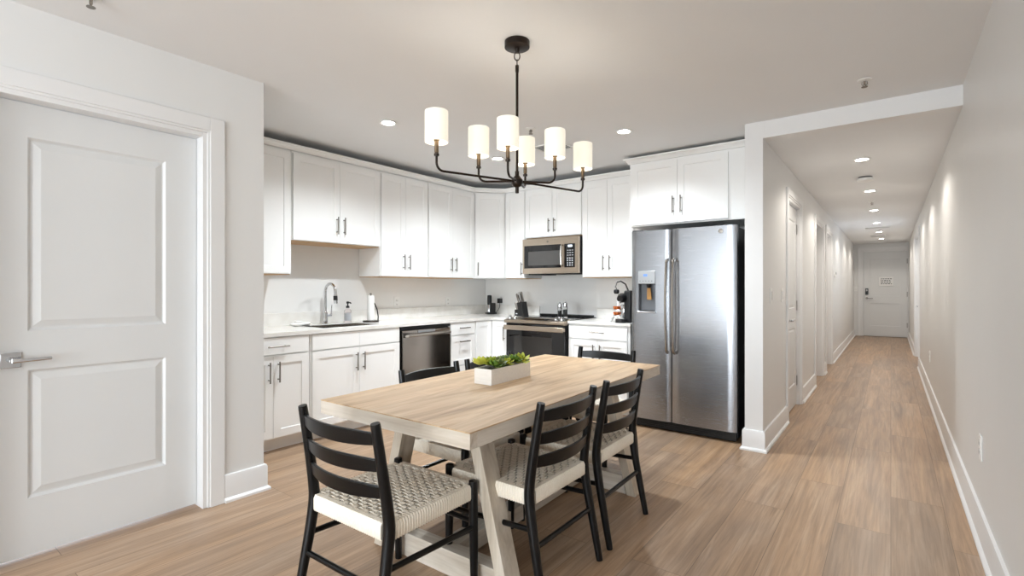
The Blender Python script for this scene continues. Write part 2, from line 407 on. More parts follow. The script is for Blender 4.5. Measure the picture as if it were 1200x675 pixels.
# big left door: local x runs along +Y, outward is +X
def door_root(n, loc, rz, W_, Hd, panels, label, flat=False, dep=.009, bevel=.022):
    o = weld(panel_door(0, W_, .012, Hd, panels, 0, .035, dep, bevel, flat).build('door_%d' % n, 'door'))
    o.location = loc; o.rotation_euler = (0, 0, rz); return struct(o, label)
d = door_root(1, (XW-.075, .295, 0), PI/2, .845, 2.02, [(.17, .70, 1.01, 1.87), (.17, .70, .265, .835)], 'large white two-panel door on the left wall', bevel=.03, dep=.012)
lever(d, .116, .885, 1)
for i, (a_, b_, z_) in enumerate(HD):
    w = b_-a_-.05
    d = door_root(2+i, (XP1-(.03 if i == 0 else .085), a_+.025, 0), PI/2, w, 2.0, [(.11, w-.11, 1.0, 1.87), (.11, w-.11, .23, .8)], ['white panel door with chrome lever, nearest in hallway', 'white panel door deep in its frame, second along hallway', 'white panel door deep in its frame, third along hallway'][i])
    lever(d, .075, .9, 1, False)
    if i == 0:
        h = MB()
        for zz in (.25, 1.02, 1.8): h.cyl((w+.012, -.012, zz-.05), .009, .1, 10).box(w-.02, w+.03, -.006, -.002, zz-.05, zz+.05)
        h.build('hinge', 'nickel', d)
# louvred closet doors in the right wall (facing -X)
for i, ys in enumerate(((9.775, 10.495), (10.505, 11.225))):
    w = ys[1]-ys[0]; m = MB()
    m.box(0, .07, 0, .032, .012, 2.04).box(w-.07, w, 0, .032, .012, 2.04).box(.07, w-.07, 0, .032, .012, .2).box(.07, w-.07, 0, .032, 1.95, 2.04).box(.07, w-.07, 0, .032, .95, 1.05)
    zz = .215
    while zz < 1.94:
        if not .93 < zz < 1.06: m.box(.07, w-.07, -.003, .003, -.017, .017, Matrix.Translation((0, .016, zz)) @ Matrix.Rotation(.7, 4, 'X'))
        zz += .03
    o = struct(m.build('door_%d' % (5+i), 'door'), ['white louvred closet door, nearer leaf', 'white louvred closet door, farther leaf'][i])
    o.location = (XR+.045, ys[1], 0); o.rotation_euler = (0, 0, -PI/2)
    lever(o, .06 if i == 0 else w-.06, .9, 1 if i == 0 else -1, False)
# entry door at the hall end
m = MB()
for q in ((-.66, -.585, 0, 2.215), (.33, .342, 0, 2.215), (-.585, .33, 2.14, 2.215)): m.box(q[0], q[1], YH-.018, YH, q[2], q[3])
m.box(-.585, -.55, YH, YH+.05, 0, 2.14).box(.318, .33, YH, YH+.05, 0, 2.14).box(-.55, .318, YH, YH+.05, 2.1, 2.14)
struct(m.build('trim_6', 'trim', bev=.003))
d = door_root(7, (-.545, YH+.02, 0), 0, .86, 2.095, [(.135, .725, 1.0, 1.92), (.135, .725, .265, .82)], 'white entry door at the far end of the hallway', flat=True, dep=.016)
lever(d, .065, .945, 1, False, 'nickel')
MB().box(.035, .095, -.025, 0, 1.03, 1.19).build('electronic_lock', 'dark', d, bev=.006)
MB().box(.05, .08, -.028, -.025, 1.12, 1.17).build('lock_keypad', 'lightink', d)
h = MB()
for zz in (.3, 1.05, 1.85): h.cyl((.862, -.01, zz-.06), .01, .12, 10)
h.build('hinge', 'nickel', d)
p = tag(MB().box(-.235, .045, YH+.008, YH+.0195, 1.25, 1.47).build('notice_plate', 'plate', bev=.002), 'white notice plate with grey lettering on the entry door', 'notice')
m = MB(); random.seed(3)
for r in range(4):
    x = -.2
    while x < .0:
        w = random.uniform(.02, .05)
        m.box(x, min(x+w, .02), YH+.006, YH+.008, 1.415-r*.04, 1.435-r*.04); x += w+.012
m.build('lettering', 'ink', p)

# ------------------------------------------------------------------ wall and ceiling fittings
def wall_plate(name, loc, rz, label, cat, kind, group=None):
    t = thing(name, label, cat, loc, rz, group)
    MB().box(-.036, .036, -.006, 0, -.06, .06).build('cover_plate', 'plate', t, bev=.002)
    if kind == 'switch': MB().box(-.016, .016, -.012, -.006, -.033, .033).build('rocker', 'white', t, bev=.002)
    else:
        for zz in (-.021, .021):
            f = MB().box(-.016, .016, -.008, -.006, zz-.014, zz+.014).build('socket', 'white', t, bev=.003)
            MB().box(-.008, -.005, -.0085, -.008, zz-.006, zz+.007).box(.005, .008, -.0085, -.008, zz-.006, zz+.005).build('slot', 'ink', f)
    return t
wall_plate('light_switch', (XP1, 4.306, 1.14), PI/2, 'white light switch on hallway wall nearest the kitchen pillar', 'light switch', 'switch')
wall_plate('light_switch', (XP1, 4.80, 1.14), PI/2, 'white light switch right beside the first hallway door casing', 'light switch', 'switch')
wall_plate('light_switch', (-.702, YH, 1.178), 0, 'white light switch left of the entry door at hallway end', 'light switch', 'switch')
wall_plate('power_outlet', (XR, 3.263, .436), -PI/2, 'white outlet on the right wall in the foreground', 'outlet', 'o')
wall_plate('power_outlet', (XR, 7.177, .446), -PI/2, 'white outlet farther down the right wall toward the louvred doors', 'outlet', 'o')
wall_plate('power_outlet', (XP1, 11.08, .455), PI/2, 'white outlet low on left hallway wall past the door frames', 'outlet', 'o')
wall_plate('power_outlet', (XK, 3.484, 1.046), PI/2, 'white outlet on kitchen wall above dishwasher, right of paper towels', 'outlet', 'o')
wall_plate('power_outlet', (XK, 4.253, 1.038), PI/2, 'white outlet on kitchen wall nearer the corner', 'outlet', 'o')
wall_plate('power_outlet', (-3.925, YK, 1.06), 0, 'white outlet with black charger plugged in, left of knife block', 'outlet', 'o')
t = thing('thermostat', 'small white thermostat on left hallway wall past third door', 'thermostat', (XP1, 9.84, 1.427), PI/2)
MB().box(-.055, .055, -.022, 0, -.055, .055).build('housing', 'plate', t, bev=.006)
MB().box(-.03, .03, -.024, -.022, -.005, .035).build('screen', 'ink', t)

def downlight(x, y, z, label, group, power, spot=1.9, blend=.6, col=(1, .93, .84)):
    t = thing('recessed_downlight', label, 'ceiling light', (x, y, z), 0, group)
    MB().lathe([(.046, -.001), (.06, -.001), (.064, -.005), (.060, -.009), (.046, -.006), (.046, -.001)], n=28).build('trim_ring', 'plate', t)
    MB().lathe([(.046, -.005), (.046, -.002)], n=24).build('lens', 'lens', t)
    l = bpy.data.lights.new('downlight_beam', 'SPOT'); l.energy = power; l.color = col; l.spot_size = spot; l.spot_blend = blend; l.shadow_soft_size = .045
    o = bpy.data.objects.new('downlight_beam', l); o.location = (0, 0, -.02); o.parent = t; COL.objects.link(o)
    return t
for x, y, lb in ((-2.95, 2.379, 'recessed ceiling light above the sink, left of the chandelier'), (-2.947, 3.658, 'recessed ceiling light seen between chandelier shades near kitchen corner'), (-1.653, 3.615, 'recessed ceiling light in front of the fridge cabinet, right of chandelier')):
    downlight(x, y, ZC, lb, 'kitchen ceiling downlights', 50, 2.6, .9, (.88, .95, 1.0))
for i, (y, x) in enumerate(((5.186, -.197), (6.92, -.19), (8.68, -.19), (10.39, -.19), (12.07, -.18), (13.77, -.17))):
    downlight(x, y, ZH, 'recessed hallway ceiling light, %s from the kitchen opening' % ['first', 'second', 'third', 'fourth', 'fifth', 'sixth and farthest'][i], 'hallway ceiling downlights', 15, 2.6, .35)

def sprinkler(x, y, z, label):
    t = thing('fire_sprinkler', label, 'sprinkler', (x, y, z), 0, 'ceiling sprinklers')
    MB().lathe([(.036, 0), (.036, -.004), (.02, -.01), (.0, -.01)], n=24).build('escutcheon', 'plate', t)
    MB().cyl((0, 0, -.03), .006, .02, 10).tube([(-.012, 0, -.012), (-.014, 0, -.025), (0, 0, -.04)], .0025, 6).tube([(.012, 0, -.012), (.014, 0, -.025), (0, 0, -.04)], .0025, 6).lathe([(.016, -.044), (.016, -.041)], n=16).build('deflector', 'nickel', t)
sprinkler(-.123, 3.578, ZC, 'ceiling sprinkler above and in front of the hallway opening')
sprinkler(-2.193, 3.127, ZC, 'small ceiling sprinkler right of the chandelier rod')
sprinkler(-2.672, .60, ZC, 'ceiling sprinkler at the top left edge of the picture')
sprinkler(-.19, 7.8, ZH, 'hallway sprinkler between second and third downlights')
t = thing('smoke_detector', 'round white smoke detector on hallway ceiling after first downlight', 'smoke detector', (-.202, 6.04, ZH))
MB().lathe([(.0, -.045), (.05, -.045), (.068, -.038), (.072, -.018), (.066, -.014)], n=28).build('cover', 'plate', t)
MB().lathe([(.058, -.014), (.058, -.0)], n=28).build('mounting_base', 'ink', t)
def vent(x, y, z, sx, sy, label, fins):
    t = thing('ceiling_vent', label, 'vent', (x, y, z))
    m = MB(); f = .02
    m.box(-sx, sx, -sy, -sy+f, -.006, 0).box(-sx, sx, sy-f, sy, -.006, 0).box(-sx, -sx+f, -sy+f, sy-f, -.006, 0).box(sx-f, sx, -sy+f, sy-f, -.006, 0)
    m.build('frame', 'plate', t)
    MB().box(-sx+f, sx-f, -sy+f, sy-f, -.002, -.0005).build('duct_opening', 'ink', t)
    s = MB()
    for k in range(fins):
        yy = -sy+f+(2*sy-2*f)*(k+.5)/fins
        s.box(-sx+f, sx-f, -.006, .006, -.001, .001, Matrix.Translation((0, yy, -.006)) @ Matrix.Rotation(.6, 4, 'X'))
    s.build('louvre', 'plate', t)
vent(-2.33, 3.66, ZC, .15, .12, 'white ceiling vent behind the right chandelier shades', 7)
vent(-.197, 11.2, ZH, .2, .1, 'white hallway ceiling vent between fourth and fifth downlights', 6)
vent(-.215, 13.04, ZH, .14, .14, 'square hallway ceiling vent just before the last downlight', 7)

# ------------------------------------------------------------------ kitchen cabinets
def pull(parent, x, z, vert=True, L=.15, y=-.02):
    m = MB(); r = .0055; yo = y-.03
    if vert:
        m.tube([(x, yo, z-L/2), (x, yo, z+L/2)], r, 10)
        for q in (-.36, .36): m.tube([(x, y, z+q*L), (x, yo, z+q*L)], .0045, 8)
    else:
        m.tube([(x-L/2, yo, z), (x+L/2, yo, z)], r, 10)
        for q in (-.36, .36): m.tube([(x+q*L, y, z), (x+q*L, yo, z)], .0045, 8)
    return m.build('handle', 'nickel', parent)
def front(kind, t, x0, x1, z0, z1, hd=None, shaker=True):
    g = .0015; st = .058
    if shaker: o = weld(panel_door(x0+g, x1-g, z0+g, z1-g, [(x0+st, x1-st, z0+st, z1-st)], -.02, .019, .007, flat=True).build(kind, 'cab', t))
    else: o = MB().box(x0+g, x1-g, -.02, -.001, z0+g, z1-g).build(kind, 'cab', t, bev=.0015)
    if hd: pull(o, *hd)
    return o
def cabinet(name, label, loc, rz, W_, D_, z0, z1, fronts, toe=False, group=None, bottom=False, hollow=False):
    t = thing(name, label, 'cabinet', loc, rz, group)
    if hollow: MB().box(0, W_, 0, .018, z0, z1).box(0, .018, .018, D_-.018, z0, z1).box(W_-.018, W_, .018, D_-.018, z0, z1).box(0, W_, D_-.018, D_, z0, z1).box(.018, W_-.018, .018, D_-.018, z0, z0+.018).build('body', 'cab', t)
    else: MB().box(0, W_, 0, D_, z0, z1).build('body', 'cab', t)
    if toe: MB().box(0, W_, .07, D_, 0, z0).build('toe_kick', 'cab', t)
    if bottom: MB().box(.004, W_-.004, .004, D_-.004, z0-.006, z0).build('underside', 'cabin', t)
    for f in fronts: front(*((f[0], t)+f[1:]))
    return t
XB = -3.58; R9 = PI/2; CT = .845; ZT0 = .10
dtop, ddr = .84, .715      # drawer fronts from ddr to dtop, doors below
DB = abs(XK-XB)-.004
def left_base(y0, y1, label, fronts, hollow=False):
    return cabinet('base_cabinet', label, (XB, y0, 0), R9, y1-y0, DB, ZT0, CT, fronts, True, 'white base cabinets', False, hollow)
w = .585
left_base(1.54, 2.125, 'white base cabinet at the left, beside the end of the door wall', [
    ('drawer', .005, w-.012, ddr, dtop, (w/2+.03, .775, False, .16), False), ('door', .005, w/2, ZT0+.01, ddr-.008, (w/2-.035, .59, True)), ('door', w/2, w-.012, ZT0+.01, ddr-.008, (w/2+.035, .59, True))])
w = .878
left_base(2.13, 3.008, 'white sink base cabinet under the faucet', [
    ('false_drawer', .012, w/2, ddr, dtop, None, False), ('false_drawer', w/2, w-.008, ddr, dtop, None, False),
    ('door', .012, w/2, ZT0+.01, ddr-.008, (w/2-.035, .59, True)), ('door', w/2, w-.008, ZT0+.01, ddr-.008, (w/2+.035, .59, True))], True)
w = .385
left_base(3.66, 4.045, 'narrow white drawer cabinet right of the dishwasher', [
    ('drawer', .005, w-.012, ddr, dtop, (w/2, .785, False), False), ('drawer', .005, w-.012, .40, ddr-.008, (w/2, .645, False)), ('drawer', .005, w-.012, ZT0+.01, .392, (w/2, .33, False))])
# corner base with a folding pair of doors
t = thing('corner_base_cabinet', 'white corner base cabinet with folded door pair left of the range', 'cabinet', (0, 0, 0))
YF = 4.335
MB().prism([(XB, 4.05), (XB, YF), (-3.335, YF), (-3.335, YK-.004), (XK+.004, YK-.004), (XK+.004, 4.05)], ZT0, CT, 'XY').build('body', 'cab', t)
MB().prism([(XB-.07, 4.05), (XB-.07, YF+.07), (-3.335, YF+.07), (-3.335, YK-.004), (XK+.004, YK-.004), (XK+.004, 4.05)], 0, ZT0, 'XY').build('toe_kick', 'cab', t)
a_ = front('door', t, .006, .262, ZT0+.01, dtop); a_.location = (XB, 4.05, 0); a_.rotation_euler = (0, 0, R9)
b_ = front('door', t, .024, .243, ZT0+.01, dtop, (.205, .70, True)); b_.location = (XB, YF, 0)
# right of the range
w = .655
cabinet('base_cabinet', 'white base cabinet between the range and the refrigerator', (-2.573, YF, 0), 0, w, YK-YF-.004, ZT0, CT, [
    ('drawer', .008, w-.022, ddr-.01, dtop-.01, (w/2, .775, False, .16), False), ('door', .008, w/2, ZT0+.01, ddr-.018, (w/2-.035, .58, True)), ('door', w/2, w-.022, ZT0+.01, ddr-.018, (w/2+.035, .58, True))], True, 'white base cabinets')

# uppers
XU = -3.857; DU = abs(XK-XU)-.004; ZU0, ZU1 = 1.312, 2.30
def left_upper(y0, y1, z0, label, hz, single=False):
    w = y1-y0
    return cabinet('wall_cabinet', label, (XU, y0, 0), R9, w, DU, z0, 2.31, [
        ('door', .006, w/2, z0+.004, ZU1-.008, (w/2-.035, hz, True)), ('door', w/2, w-.006, z0+.004, ZU1-.008, (w/2+.035, hz, True))], False, 'white wall cabinets', True)
left_upper(1.54, 2.128, ZU0, 'white wall cabinet at far left, cut by the end of the door wall', 1.455)
left_upper(2.134, 3.004, 1.588, 'short white wall cabinet above the sink and faucet', 1.74)
left_upper(3.01, 3.612, ZU0, 'tall white wall cabinet right of the short one over the sink', 1.455)
left_upper(3.618, 4.343, ZU0, 'tall white wall cabinet left of the angled corner one', 1.455)
t = thing('corner_wall_cabinet', 'angled white corner wall cabinet with a single door', 'cabinet', (XU, 4.348, 0), math.atan2(4.626-4.348, -3.607-XU), 'white wall cabinets')
W_ = math.hypot(4.626-4.348, -3.607-XU); an = t.rotation_euler.z
def loc_(x, y): 
    dx, dy = x-XU, y-4.348; return (dx*math.cos(an)+dy*math.sin(an), -dx*math.sin(an)+dy*math.cos(an))
MB().prism([(0.002, 0), (W_-.002, 0), loc_(-3.607, YK-.004), loc_(XK+.004, YK-.004), loc_(XK+.004, 4.349)], ZU0, 2.31, 'XY').build('body', 'cab', t)
front('door', t, .014, W_-.014, ZU0+.004, ZU1-.008, (.045, 1.42, True))
YU = 4.624; DV = YK-YU-.004
def back_upper(x0, x1, z0, label, fr): return cabinet('wall_cabinet', label, (x0, YU, 0), 0, x1-x0, DV, z0, 2.31, fr, False, 'white wall cabinets', True)
w = .29
back_upper(-3.603, -3.313, ZU0, 'narrow single-door white wall cabinet left of the microwave', [('door', .012, w-.003, ZU0+.004, ZU1-.008, (w-.035, 1.42, True))])
w = .73
back_upper(-3.31, -2.58, 1.762, 'short white wall cabinet directly above the microwave', [('door', .004, w/2, 1.766, ZU1-.008, (w/2-.035, 1.885, True)), ('door', w/2, w-.004, 1.766, ZU1-.008, (w/2+.035, 1.885, True))])
w = .635
back_upper(-2.577, -1.942, ZU0, 'tall white wall cabinet between microwave and refrigerator', [('door', .006, .29, ZU0+.004, ZU1-.008, (.255, 1.455, True)), ('door', .29, .575, ZU0+.004, ZU1-.008, (.325, 1.455, True))])
t = cabinet('fridge_cabinet', 'deep white two-door cabinet above the refrigerator', (-1.93, 4.36, 0), 0, 1.055, YK-4.364, 1.762, 2.345, [('door', .02, .445, 1.775, 2.325, (.41, 1.93, True)), ('door', .445, .865, 1.775, 2.325, (.48, 1.93, True))], False, 'white wall cabinets')
CROWN = [(0, 2.312), (.012, 2.312), (.016, 2.325), (.034, 2.343), (.04, 2.346), (.04, 2.358), (0, 2.358)]
struct(MB().sweep(CROWN, [(XU, 1.54), (XU, 4.346), (-3.607, YU), (-1.945, YU)]).build('trim_7', 'cab'), 'white crown moulding along the wall cabinets')
C2 = [(o*1.25, z+.034) for o, z in CROWN]
struct(MB().sweep(C2, [(-1.93, YU+.2), (-1.93, 4.36), (XP0-.004, 4.36)]).build('trim_8', 'cab'), 'white crown moulding above the fridge cabinet')

# worktops
ZQ = .875; t = thing('quartz_worktop', 'white quartz worktop running along sink wall into the corner', 'worktop')
xe = XB+.03; ye = YF-.03; e = .003
SX0, SX1, SY0, SY1 = -4.03, -3.66, 2.30, 2.86
m = MB()
for q in ((XK+e, SX0, 1.5, ye), (SX1, xe, 1.5, ye), (SX0, SX1, 1.5, SY0), (SX0, SX1, SY1, ye), (XK+e, -3.335, ye, YK-e)): m.box(q[0], q[1], q[2], q[3], CT+.001, ZQ)
m.build('slab', 'quartz', t)
MB().box(XK+e, XK+e+.018, 1.5, YK-e, ZQ, .985).box(XK+e+.018, -3.335, YK-e-.018, YK-e, ZQ, .985).build('upstand', 'quartz', t, bev=.001)
t = thing('kitchen_sink', 'stainless undermount sink let into the worktop below the faucet', 'sink', ((SX0+SX1)/2, (SY0+SY1)/2, ZQ-.19))
m = MB(); hx, hy = (SX1-SX0)/2-.001, (SY1-SY0)/2-.001
m.box(-hx, hx, -hy, -hy+.004, 0, .185).box(-hx, hx, hy-.004, hy, 0, .185).box(-hx, -hx+.004, -hy, hy, 0, .185).box(hx-.004, hx, -hy, hy, 0, .185).box(-hx, hx, -hy, hy, 0, .004)
m.build('basin', 'steelh', t); MB().lathe([(.04, .004), (.036, .007), (.0, .005)], n=20).build('drain', 'chrome', t)
t = thing('quartz_worktop', 'short white quartz worktop under the coffee maker, right of range', 'worktop')
MB().box(-2.573, -1.905, ye, YK-e, CT+.001, ZQ-.004).build('slab', 'quartz', t, bev=.002)
MB().box(-2.573, -1.905, YK-e-.018, YK-e, ZQ-.004, .975).build('upstand', 'quartz', t, bev=.001)

# ------------------------------------------------------------------ appliances
# dishwasher (faces +X)
t = thing('dishwasher', 'stainless dishwasher between the sink cabinet and narrow drawers', 'dishwasher', (XB, 3.012, 0), R9)
w = .642
MB().box(.002, w-.002, .01, DB-.03, .10, CT-.006).box(.004, w-.004, -.02, .01, CT-.03, CT-.006).build('body', 'dark', t)
MB().box(.02, w-.02, .06, .08, .01, .10).build('toe_panel', 'dark', t)
prof = [(.01, .115), (-.022, .115), (-.026, .2), (-.026, .73), (-.024, .79), (-.014, .806), (.01, .806)]
MB().prism(prof, .02, w-.006, 'YZ').build('door', 'steeldw', t, bev=.002)
h = MB(); h.tube([(.05, -.03, .755), (.055, -.062, .76), (w-.04, -.062, .76), (w-.035, -.03, .755)], .014, 10, flat=.6); h.build('handle', 'steelh', t)
MB().box(w*.32, w*.66, -.0285, -.026, .778, .8).build('control_strip', 'steelin', t, bev=.001)

# range
t = thing('kitchen_range', 'slide-in stainless range with black oven door, under the microwave', 'range', (-3.33, 4.335, 0))
w = .752
MB().box(.002, w-.002, -.02, .6, .05, .835).build('body', 'dark', t)
MB().box(.006, w-.006, -.03, .605, .835, .878).build('cooktop', 'glassblack', t, bev=.002)
b_ = MB()
for cx, cy, r in ((.2, .16, .09), (.2, .43, .07), (.55, .16, .07), (.55, .43, .1)): b_.lathe([(r, .8783), (r, .8788), (r-.004, .8788), (r-.004, .8783)], (cx, cy, 0), 40)
b_.build('burner_ring', 'ink', t)
MB().box(.03, w-.03, .555, .602, .879, .9).build('rear_vent', 'dark', t, bev=.004)
MB().prism([(-.09, .832), (-.088, .858), (.015, .886), (.03, .886), (.03, .86), (-.02, .826), (-.08, .826)], .0, w, 'YZ').build('control_panel', 'steelw', t, bev=.002)
tilt = Matrix.Rotation(math.atan2(.028, .093), 4, 'X')
for kx in (.05, .118, w-.118, w-.05):
    k = MB().lathe([(.019, 0), (.022, .004), (.019, .024), (.015, .03), (0, .031)], (kx, -.04, .868), 20, tilt); k.box(kx-.003, kx+.003, -.058, -.022, .893, .903); k.build('knob', 'chrome', t)
MB().box(.2, w-.22, -.052, -.012, .001, .0025, Matrix.Translation((0, -.003, .8735)) @ Matrix.Translation((0, -.03, 0)) @ tilt @ Matrix.Translation((0, .03, 0))).build('touch_display', 'glassblack', t)
o = MB().box(.006, w-.006, -.058, -.021, .20, .822).build('oven_door', 'glassblack', t, bev=.003)
MB().box(.11, w-.16, -.0592, -.058, .33, .69).build('oven_window', 'ovenwin', o)
MB().box(.004, w-.004, -.108, -.092, .755, .805).box(.004, .03, -.092, -.0585, .762, .798).box(w-.03, w-.004, -.092, -.0585, .762, .798).build('handle', 'steelw', o, bev=.005)
MB().box(.006, w-.006, -.055, -.021, .06, .192).build('storage_drawer', 'steelw', t, bev=.003)
MB().box(.03, w-.03, .02, .5, 0, .05).build('plinth', 'dark', t)

# microwave
t = thing('over_range_microwave', 'stainless over-the-range microwave with black window, hung above cooktop', 'microwave', (-3.302, 4.548, 1.358))
w, hh = .718, .385
MB().box(.0, w, .03, .40, .004, hh).build('body', 'dark', t)
MB().box(0, w, 0, .03, .31, hh).box(0, w, 0, .03, .0, .06).box(0, .022, 0, .03, .06, .31).box(.505, .545, 0, .03, .06, .31).box(.675, w, 0, .03, .06, .31).build('front_frame', 'steelw', t)
o = MB().box(.022, .505, .003, .03, .06, .31).build('door', 'glassblack', t)
MB().box(.075, .49, .0018, .003, .09, .245).build('window', 'mwwin', o)
MB().tube([(.527, .0, .075), (.527, -.035, .09), (.527, -.042, .19), (.527, -.035, .285), (.527, .0, .30)], .011, 10).build('handle', 'steelh', t)
o = MB().box(.545, .675, .002, .03, .06, .31).build('control_panel', 'glassblack', t)
MB().box(.59, .64, .0012, .002, .275, .297).build('clock_display', 'mwdisplay', o)
for r in range(4):
    for c_ in range(3): MB().box(.578+c_*.028, .592+c_*.028, .0012, .002, .078+r*.024, .09+r*.024).build('key', 'lightink', o)
for r in range(3):
    for c_ in range(3): MB().box(.58+c_*.028, .596+c_*.028, .0012, .002, .185+r*.026, .192+r*.026).build('function_key', 'lightink', o)
MB().lathe([(.012, 0), (.012, .002), (0, .002)], (.335, -.0005, .345), 20, Matrix.Rotation(PI/2, 4, 'X')).build('badge', 'nickel', t)
MB().box(.04, .22, .06, .36, -.012, .004).box(.3, w-.03, .1, .34, -.008, .004).build('vent_filter', 'gap', t)

# refrigerator
FX, FYY = -1.80, 4.09
t = thing('refrigerator', 'stainless side-by-side refrigerator with ice dispenser beside the white pillar', 'refrigerator', (FX, FYY, 0))
fw_ = .858; sp = .35; zf0, zf1 = .085, 1.688
MB().box(.004, fw_-.004, .066, .80, .03, 1.675).build('body', 'fridgeside', t)
MB().box(.0, .10, .02, .12, 1.676, 1.70).box(fw_-.10, fw_-.005, .03, .12, 1.676, 1.70).build('hinge_cover', 'fridgeside', t, bev=.004)
m = MB().box(.01, fw_-.01, .035, .065, .012, .078)
for k in range(4): m.box(.03, fw_-.1, .031, .036, .02+k*.014, .026+k*.014)
m.build('kick_grille', 'gap', t, bev=.001)
f_ = MB()
for xx in (.04, fw_-.04): f_.cyl((xx-.01, .07, .016), .016, .02, 14, 'X')
f_.build('roller', 'gap', t)
# freezer door with an opening for the dispenser
dx0, dx1, dz0, dz1 = .067, .218, 1.0, 1.345
def door_grid(x0, x1, z0, z1, hole=None):
    m = MB(); bow = .004
    xs = [x0+(x1-x0)*i/14 for i in range(15)]
    zs = [z0, z1]
    if hole:
        xs = sorted(set([x for x in xs if abs(x-hole[0]) > .008 and abs(x-hole[1]) > .008]+[hole[0], hole[1]])); zs = [z0, hole[2], hole[3], z1]
    def yy(x):
        q = (x-x0)/(x1-x0)*2-1
        return -bow*(1-q*q)+.014*max(0, (abs(q)-.9)/.1)**2
    for i in range(len(xs)-1):
        for j in range(len(zs)-1):
            cx, cz = (xs[i]+xs[i+1])/2, (zs[j]+zs[j+1])/2
            if hole and hole[0] < cx < hole[1] and hole[2] < cz < hole[3]: continue
            m.add([(xs[i], yy(xs[i]), zs[j]), (xs[i+1], yy(xs[i+1]), zs[j]), (xs[i+1], yy(xs[i+1]), zs[j+1]), (xs[i], yy(xs[i]), zs[j+1])], [(0, 1, 2, 3)])
    n = len(xs)
    for z, rev in ((z0, 0), (z1, 1)):
        pts = [(x, yy(x), z) for x in xs]+[(x1, .06, z), (x0, .06, z)]
        m.add(pts, [tuple(range(len(pts)))])
    for x in (x0, x1): m.add([(x, yy(x), z0), (x, .06, z0), (x, .06, z1), (x, yy(x), z1)], [(0, 1, 2, 3)])
    m.add([(x0, .06, z0), (x1, .06, z0), (x1, .06, z1), (x0, .06, z1)], [(0, 1, 2, 3)])
    return m
def smooth_weld(o):
    bm = bmesh.new(); bm.from_mesh(o.data); bmesh.ops.remove_doubles(bm, verts=bm.verts, dist=1e-5); bmesh.ops.recalc_face_normals(bm, faces=bm.faces); bm.to_mesh(o.data); bm.free()
    o.data.polygons.foreach_set('use_smooth', [True]*len(o.data.polygons)); o.data.set_sharp_from_angle(angle=math.radians(40)); return o
fd = smooth_weld(door_grid(.0, sp-.004, zf0, zf1, (dx0, dx1, dz0, dz1)).build('freezer_door', 'steel', t))
rd = smooth_weld(door_grid(sp+.004, fw_, zf0, zf1).build('fridge_door', 'steel', t))
def bar(x):
    pts = [(x, -.012, .665), (x, -.045, .68)]+[(x, -.05-.022*math.sin(PI*i/10), .69+.73*i/10) for i in range(11)]+[(x, -.045, 1.425), (x, -.012, 1.435)]
    return MB().tube(pts, .015, 12, flat=.62)
bar(sp-.024).build('handle', 'steelh', fd); bar(sp+.034).build('handle', 'steelh', rd)
dm = MB().box(dx0, dx1, -.014, .03, 1.235, dz1).build('dispenser_panel', 'steelin', fd, bev=.003)
MB().box(.115, .15, -.0155, -.014, 1.298, 1.318).build('dispenser_display', 'display', dm)
m = MB()
for k in range(5): m.box(.082+k*.026, .09+k*.026, -.0155, -.014, 1.256, 1.263)
m.build('dispenser_buttons', 'ink', dm)
MB().box(dx0, dx1, .05, .058, dz0, 1.235).box(dx0, dx0+.004, -.008, .05, dz0, 1.235).box(dx1-.004, dx1, -.008, .05, dz0, 1.235).build('dispenser_recess', 'recess', fd)
MB().box(dx0-.004, dx1+.004, -.024, .05, dz0-.012, dz0+.006).build('drip_tray', 'chrome', fd, bev=.003)
m = MB()
for k in range(9): m.box(dx0+.012+k*.015, dx0+.02+k*.015, -.016, .04, dz0+.006, dz0+.009)
m.build('tray_grille', 'gap', fd)
MB().hexa([(.13, .028, 1.10), (.172, .028, 1.10), (.172, .034, 1.10), (.13, .034, 1.10)], [(.136, .012, 1.2), (.168, .012, 1.2), (.168, .02, 1.2), (.136, .02, 1.2)]).build('dispenser_paddle', 'amber', fd, bev=.002)
MB().lathe([(.01, 1.2), (.018, 1.215), (.02, 1.236)], (.152, .012, 0), 16).build('dispenser_spout', 'dark', fd)
MB().lathe([(.017, 0), (.017, .002), (.0135, .003), (.0, .002)], (fw_-.115, -.0085, 1.645), 24, Matrix.Rotation(PI/2, 4, 'X')).build('badge', 'nickel', rd)

# ------------------------------------------------------------------ dining table
t = thing('dining_table', 'long whitewashed oak trestle dining table surrounded by six black chairs', 'table', (-1.552, 2.128, 0), math.radians(1.2))
L2, W2, ZT = .905, .423, .72
MB().box(-W2, W2, -L2, L2, ZT-.005, ZT).build('tabletop', 'tabletop', t, bev=.0015)
a2 = .0005
MB().box(-W2+a2, W2-a2, -L2+a2, -L2+.04, ZT-.059, ZT-.005).build('end_band', 'tablebeam', t, bev=.0015)
MB().box(-W2+a2, W2-a2, L2-.04, L2-a2, ZT-.059, ZT-.005).build('end_band', 'tablebeam', t, bev=.0015)
MB().box(-W2+a2, -W2+.04, -L2+.04, L2-.04, ZT-.059, ZT-.005).build('edge_band', 'tableedge', t, bev=.0015)
MB().box(W2-.04, W2-a2, -L2+.04, L2-.04, ZT-.059, ZT-.005).build('edge_band', 'tableedge', t, bev=.0015)
